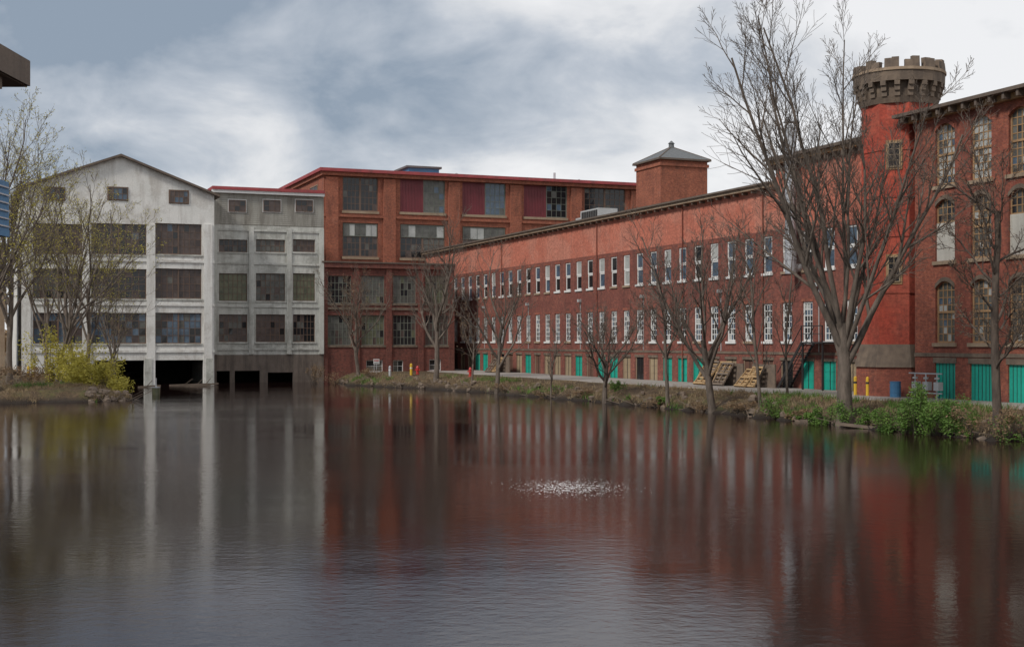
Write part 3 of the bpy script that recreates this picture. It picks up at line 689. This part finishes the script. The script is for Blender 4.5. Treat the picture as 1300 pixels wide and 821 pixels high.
shrub('willow_bush',[cl(85,101,1.8,2.5),cl(112,99,2.0,2.6),cl(140,96.5,1.5,1.7),cl(66,102,1.5,3.4),cl(125,98,1.8,1.9),cl(98,97,1.6,1.5)],2200,'leafy',.08,31)
shrub('green_bush',[cl(1150,60.5,1.0,1.6),cl(1185,59,1.2,1.5),cl(1165,60,.8,1.9),cl(1205,58.5,.9,1.1),cl(1135,61.5,.8,1.0)],2200,'leafg',.05,32)
shrub('green_bush',[cl(1078,65,.9,1.0),cl(1098,64,.8,.8),cl(1050,66,.7,.8),cl(1030,67.5,.6,.5)],1400,'leafg',.045,33)
shrub('green_bush',[cl(985,71.5,.9,1.1),cl(1297,55.5,.9,1.0),cl(785,92,.7,.7),cl(840,84,.5,.4)],1300,'leafg',.045,34)
shrub('dry_brush',[cl(425,131,1.5,1.2),cl(470,128,1.2,.8),cl(400,133,1.2,1.6),cl(1240,57.5,1.1,1.1),cl(1275,55.5,.9,1.1),cl(900,79,1,.5),cl(690,99,1,.5),cl(830,84,.9,.5),cl(640,105,1,.5),cl(940,75,.9,.5),cl(740,94,.9,.4),cl(1020,69.5,.8,.5)],700,'leafd',.05,35)
shrub('dry_brush',[cl(20,95,1.8,1.2),cl(-10,93,1.8,1.2),cl(45,97,1.4,1.1),cl(120,108,1.4,.9)],900,'leafd',.06,36)

# bank grass (vectorised)
rg=np.random.default_rng(41); NN=130000
idx=rg.choice([2,3,4,5,6,7,8,2,3,4,5,14,15,16,17,18],NN); A=pond[idx]; B=pond[idx+1]; E=B-A; LN=np.hypot(E[:,0],E[:,1])
off=rg.uniform(-.2,4.6,NN); Q=A+E*rg.random(NN)[:,None]+np.stack([E[:,1],-E[:,0]],1)/LN[:,None]*off[:,None]
qx,qy=Q[:,0],Q[:,1]; dn=np.sin(qx*.8+1.2*np.sin(qy*.5))*np.cos(qy*.37+qx*.2)+.5*np.sin(qx*2.7)*np.sin(qy*2.1)
H=height(qx,qy); keep=(dn>rg.uniform(-.6,.9,NN))&(H>0.02)
qx,qy,H,dn=qx[keep],qy[keep],H[keep],dn[keep]; n_=len(qx)
g=(dn>np.where(qy<80,.3,.65))&(rg.random(n_)<.8); h=rg.uniform(.06,.40,n_)*np.where(g,1.1,.8); w=rg.uniform(.012,.03,n_); an=rg.uniform(0,6.28,n_)
dx,dy=np.cos(an)*w,np.sin(an)*w; lx,ly=rg.normal(0,.45,n_)*h,rg.normal(0,.45,n_)*h
VV=np.stack([np.stack([qx-dx,qy-dy,H-.03],1),np.stack([qx+dx,qy+dy,H-.03],1),np.stack([qx+lx,qy+ly,H+h],1)],1).reshape(-1,3)
me=bpy.data.meshes.new('bank_grass'); me.from_pydata(VV.tolist(),[],np.arange(n_*3).reshape(-1,3).tolist()); me.materials.append(M['leafg']); me.materials.append(M['straw']); me.polygons.foreach_set('material_index',np.where(g,0,1).astype(np.int32))
scene.collection.objects.link(bpy.data.objects.new('bank_grass',me))

# rocks along the shore
S=MB(); rr=random.Random(9)
for i in range(300):
    j=rr.choice([3,4,5,6,7,8,9,14,15,16,17]); a=pond[j];b=pond[j+1]; q=a+(b-a)*rr.random(); e=b-a; nrm=np.array([e[1],-e[0]])/math.hypot(*e); q=q+nrm*rr.uniform(-.2,1.4)
    r=rr.uniform(.08,.32); z=gz(q[0],q[1]); n=6; rot=rr.random()*6
    ring=lambda rad,zz:[(q[0]+rad*rr.uniform(.75,1.2)*math.cos(rot+k*2*math.pi/n),q[1]+rad*rr.uniform(.75,1.2)*math.sin(rot+k*2*math.pi/n),zz+rr.uniform(-.1,.1)*r) for k in range(n)]
    r0=ring(r,z-.1);r1=ring(r*.95,z+r*.35);r2=ring(r*.5,z+r*.7)
    for A_,B_ in ((r0,r1),(r1,r2)):
        for k in range(n): S.face([A_[k],A_[(k+1)%n],B_[(k+1)%n],B_[k]],'stone')
    S.face(r2,'stone')
S.build('shore_rocks')
# driftwood logs
S=MB()
for px,Y,l,an in ((215,126,3.5,.1),(235,124,2.5,-.2),(250,127,2,.3),(175,121,2,.2),(930,76,2.5,.5),(1010,69,2.2,-.7),(1110,63,2,2.4)):
    x=at(px,Y); z=max(.03,gz(x,Y)); S.beam((x,Y,z),(x+l*math.cos(an),Y+l*math.sin(an),z+.12),.14,.14,'oldwood')
    S.beam((x+l*.4,Y,z+.05),(x+l*.6,Y+.4,z+.6),.05,.05,'oldwood')
rr=random.Random(12)
for i in range(90):   # fallen sticks at the waterline
    j=rr.choice([3,4,5,6,7,8,15,16,17]); a=pond[j];b=pond[j+1]; q=a+(b-a)*rr.random(); l=rr.uniform(.6,1.8); an=rr.uniform(0,6.28); z=max(.03,gz(q[0],q[1]))
    S.beam((q[0],q[1],z),(q[0]+l*math.cos(an),q[1]+l*math.sin(an),z+rr.uniform(.05,.7)),.035,.035,'oldwood')
S.build('driftwood')

# ------------------------------------------------------------------ street furniture etc.
fm=F((54.63-.4*82,82.0),D,NM)
def pallet(mb,o,ux,uz,uy,k='wood'):
    w,h,t=1.1,1.3,.14
    def bx(a0,a1,b0,b1,c0,c1):
        P=lambda a,b,c:o+ux*a+uz*b+uy*c
        mb.hexa([P(a0,b0,c0),P(a1,b0,c0),P(a1,b0,c1),P(a0,b0,c1),P(a0,b1,c0),P(a1,b1,c0),P(a1,b1,c1),P(a0,b1,c1)],k)
    for i in range(7): b=i*(h-.1)/6; bx(0,w,b,b+.1,0,.02); 
    for a in (0,w/2-.03,w-.06): bx(a,a+.06,0,h,.022,.11)
    for i in range(3): b=i*(h-.1)/2; bx(0,w,b,b+.1,.112,.135)
for px,n,kk in ((932,3,1.5),(950,2,1.4),(990,3,1.2),(655,3,1.3)):
    a=fm.s(px); P0_=fm.P(a,1.03,2.2); r=empty('wooden_pallet_stack',P0_); C=MB()
    u=Vector((D[0],D[1],0)); nn=Vector((NM[0],NM[1],0))
    for i in range(n):
        th=math.radians(62-6*i+random.uniform(-3,3)); up=(-nn*math.cos(th)+Vector((0,0,1))*math.sin(th))*kk; th_n=up.cross(u).normalized()
        pallet(C,P0_+nn*(.25*i)+u*random.uniform(-.9,.4)+Vector((0,0,.02)),u*kk,up,-th_n if th_n.dot(nn)<0 else th_n,'wood' if (i+int(px))%3 else 'oldwood')
    fm.box(C,a-1.4,a+1.4,1.03,2.6,1.2,1.3,'oldwood')
    C.build('pallets',r)
for px,off in ((1147,3.4),(1163,3.4),(1120,3.0)):
    a=fm.s(px) ; p=fm.P(a,1,off); r=empty('yellow_bollard',p); C=MB()
    C.cyl((p.x,p.y),.1,.1,.95,2.05,'pole',12); C.cyl((p.x,p.y),.1,.04,2.05,2.12,'pole',12); C.cyl((p.x,p.y),.105,.105,1.7,1.82,'black',12); C.build('post',r)
for px,Y,k,h in ((36,118,'pole',.9),(43,117,'pole',.9),(522,126,'pole',1.0),(495,127,'steel',.9)):
    x=at(px,Y);z=gz(x,Y); r=empty('yellow_bollard' if k=='pole' else 'outfall_pipe',(x,Y,z)); C=MB(); C.cyl((x,Y),.13,.13,z-.3,z+h,k,12); C.cyl((x,Y),.13,.05,z+h,z+h+.08,k,12); C.cyl((x,Y),.135,.135,z+h*.6,z+h*.7,'wframe',12); C.build('post',r)
for px,Y in ((597,120),(530,127)):
    x=at(px,Y);z=gz(x,Y); r=empty('fire_hydrant',(x,Y,z)); C=MB(); C.cyl((x,Y),.2,.18,z-.1,z+.08,'redp',12); C.cyl((x,Y),.13,.12,z+.08,z+.65,'redp',12); C.cyl((x,Y),.16,.06,z+.65,z+.85,'redp',12)
    C.box(x-.25,x+.25,Y-.06,Y+.06,z+.42,z+.54,'redp'); C.box(x-.06,x+.06,Y-.22,Y,z+.4,z+.54,'redp'); C.build('hydrant',r)
# gas meter set by the wing
fw=F((52.5-.4*74.9,74.9),(-D[0],-D[1]),NM); a=fw.s(1180)
r=empty('gas_meter',fw.P(a,1,1)); C=MB()
for q in (0,.9,1.8):
    fw.box(C,a+q,a+q+.4,1.5,1.95,.9,1.2,'hvac'); c1=fw.P(a+q+.1,0,1.05); C.cyl((c1.x,c1.y),.04,.04,1.0,2.4,'steel',8); C.cyl((c1.x,c1.y),.14,.14,2.1,2.2,'hvac',10)
C.beam(fw.P(a-.4,2.4,1.05),fw.P(a+2.3,2.4,1.05),.07,.07,'steel'); C.beam(fw.P(a-.4,1.35,1.05),fw.P(a+2.3,1.35,1.05),.07,.07,'steel')
C.build('meters_and_pipes',r)
r=empty('blue_drum',fw.P(a-1.4,1,1)); C=MB(); c1=fw.P(a-1.4,0,1.2)
C.cyl((c1.x,c1.y),.3,.3,1.0,1.9,'bluep',16)
for z in (1.28,1.6,1.87): C.cyl((c1.x,c1.y),.315,.315,z,z+.04,'bluep',16)
C.build('drum',r)
r=empty('warning_sign',(-14,137,1)); C=MB(); x=at(478,134);C.cyl((x,134),.04,.04,.9,2.4,'steel',8); C.box(x-.3,x+.3,133.9,133.95,1.9,2.4,'wframe'); C.box(x-.24,x+.24,133.88,133.897,2.2,2.3,'redp'); C.box(x-.24,x+.24,133.88,133.897,2.0,2.04,'black'); C.build('post_and_panel',r)
r=empty('depth_gauge_post',(at(198,104),104,0)); C=MB(); x=at(198,104); C.cyl((x,104),.3,.3,-.6,.55,'g_green',14); C.cyl((x,104),.33,.33,.55,.62,'steel',14); C.cyl((x,104),.06,.06,.62,1.3,'steel',8); C.build('post',r)

# distant tree line
V=[];Fc=[];rnd=random.Random(77)
for i in range(9000):
    x=rnd.choice([rnd.uniform(-170,-48),rnd.uniform(60,200)]); y=rnd.uniform(185,215); hh=8+3*math.sin(x*.15)+2*math.sin(x*.4); z=1+abs(rnd.gauss(.5,.35))*hh; s=rnd.uniform(.3,.9)
    a=Vector((rnd.gauss(0,1),rnd.gauss(0,1),rnd.gauss(0,1))).normalized()*s; b=a.orthogonal().normalized()*s*.5; k=len(V); p=Vector((x,y,z)); V.extend([tuple(p-a),tuple(p+b),tuple(p+a),tuple(p-b)]); Fc.append((k,k+1,k+2,k+3))
me=bpy.data.meshes.new('distant_trees'); me.from_pydata(V,[],Fc); me.materials.append(M['leafd']); scene.collection.objects.link(bpy.data.objects.new('distant_trees',me))

# ------------------------------------------------------------------ world
w=bpy.data.worlds.new('World'); scene.world=w; w.use_nodes=True; nt=w.node_tree; bg=nt.nodes['Background']
N_=nt.nodes.new; Lk=nt.links.new
sky=N_('ShaderNodeTexSky'); sky.sky_type='NISHITA'; sky.sun_disc=False; sky.sun_elevation=math.radians(42); sky.sun_rotation=math.radians(228)
tc=N_('ShaderNodeTexCoord'); sp=N_('ShaderNodeSeparateXYZ'); Lk(tc.outputs['Generated'],sp.inputs[0])
def mth(op,a,b=None,c=None):
    m=N_('ShaderNodeMath'); m.operation=op
    for i,v in enumerate((a,b,c)):
        if v is None: continue
        if isinstance(v,(int,float)): m.inputs[i].default_value=v
        else: Lk(v,m.inputs[i])
    return m.outputs[0]
zp=mth('MAXIMUM',sp.outputs[2],0.0); zz=mth('ADD',zp,.42)
cb=N_('ShaderNodeCombineXYZ'); Lk(mth('DIVIDE',sp.outputs[0],zz),cb.inputs[0]); Lk(mth('DIVIDE',sp.outputs[1],zz),cb.inputs[1]); cb.inputs[2].default_value=3.7
def nz(scale,det,r,dist=0):
    x=N_('ShaderNodeTexNoise'); x.inputs['Scale'].default_value=scale; x.inputs['Detail'].default_value=det; x.inputs['Roughness'].default_value=r; x.inputs['Distortion'].default_value=dist
    Lk(cb.outputs[0],x.inputs['Vector']); return x.outputs['Fac']
big=nz(2.3,8,.5,.2); sm=nz(5.5,9,.55,.3)
zc=mth('MINIMUM',zp,.3)
v=mth('MULTIPLY_ADD',mth('SUBTRACT',big,.5),1.3,.36); v=mth('MULTIPLY_ADD',mth('SUBTRACT',sm,.5),1.15,v)
v=mth('ADD',v,mth('MULTIPLY',mth('MULTIPLY',sp.outputs[0],-4.2),zc)); v=mth('MULTIPLY_ADD',zc,1.0,v)
rp=N_('ShaderNodeValToRGB'); Lk(v,rp.inputs[0]); e=rp.color_ramp.elements
e[0].position=.34; e[0].color=(.86,.86,.87,1); e[1].position=1.0; e[1].color=(.27,.33,.41,1)
k=e.new(.52); k.color=(.74,.75,.77,1); k=e.new(.72); k.color=(.50,.54,.60,1)
vm=N_('ShaderNodeVectorMath'); vm.operation='SCALE'; Lk(rp.outputs[0],vm.inputs[0]); vm.inputs['Scale'].default_value=10.0
mx=N_('ShaderNodeMix'); mx.data_type='RGBA'; mx.inputs[0].default_value=.93; Lk(sky.outputs[0],mx.inputs[6]); Lk(vm.outputs[0],mx.inputs[7])
Lk(mx.outputs[2],bg.inputs['Color']); bg.inputs['Strength'].default_value=.105

sd=bpy.data.lights.new('sun','SUN'); sd.energy=2.7; sd.angle=math.radians(10); sd.color=(1,.94,.86)
so=bpy.data.objects.new('sun',sd); scene.collection.objects.link(so)
az=math.radians(228); el=math.radians(42); dirv=Vector((math.sin(az)*math.cos(el),math.cos(az)*math.cos(el),math.sin(el)))
so.rotation_euler=dirv.to_track_quat('Z','Y').to_euler()

cd=bpy.data.cameras.new('camera'); cd.sensor_width=36; cd.lens=FL/1300*36; cd.shift_y=(HZ-410.5)/1300; cd.clip_end=6000
co=bpy.data.objects.new('camera',cd); co.location=(0,0,EYE); co.rotation_euler=(math.radians(90),0,0); scene.collection.objects.link(co); scene.camera=co
scene.view_settings.view_transform='Standard'; scene.view_settings.look='None'; scene.view_settings.exposure=0
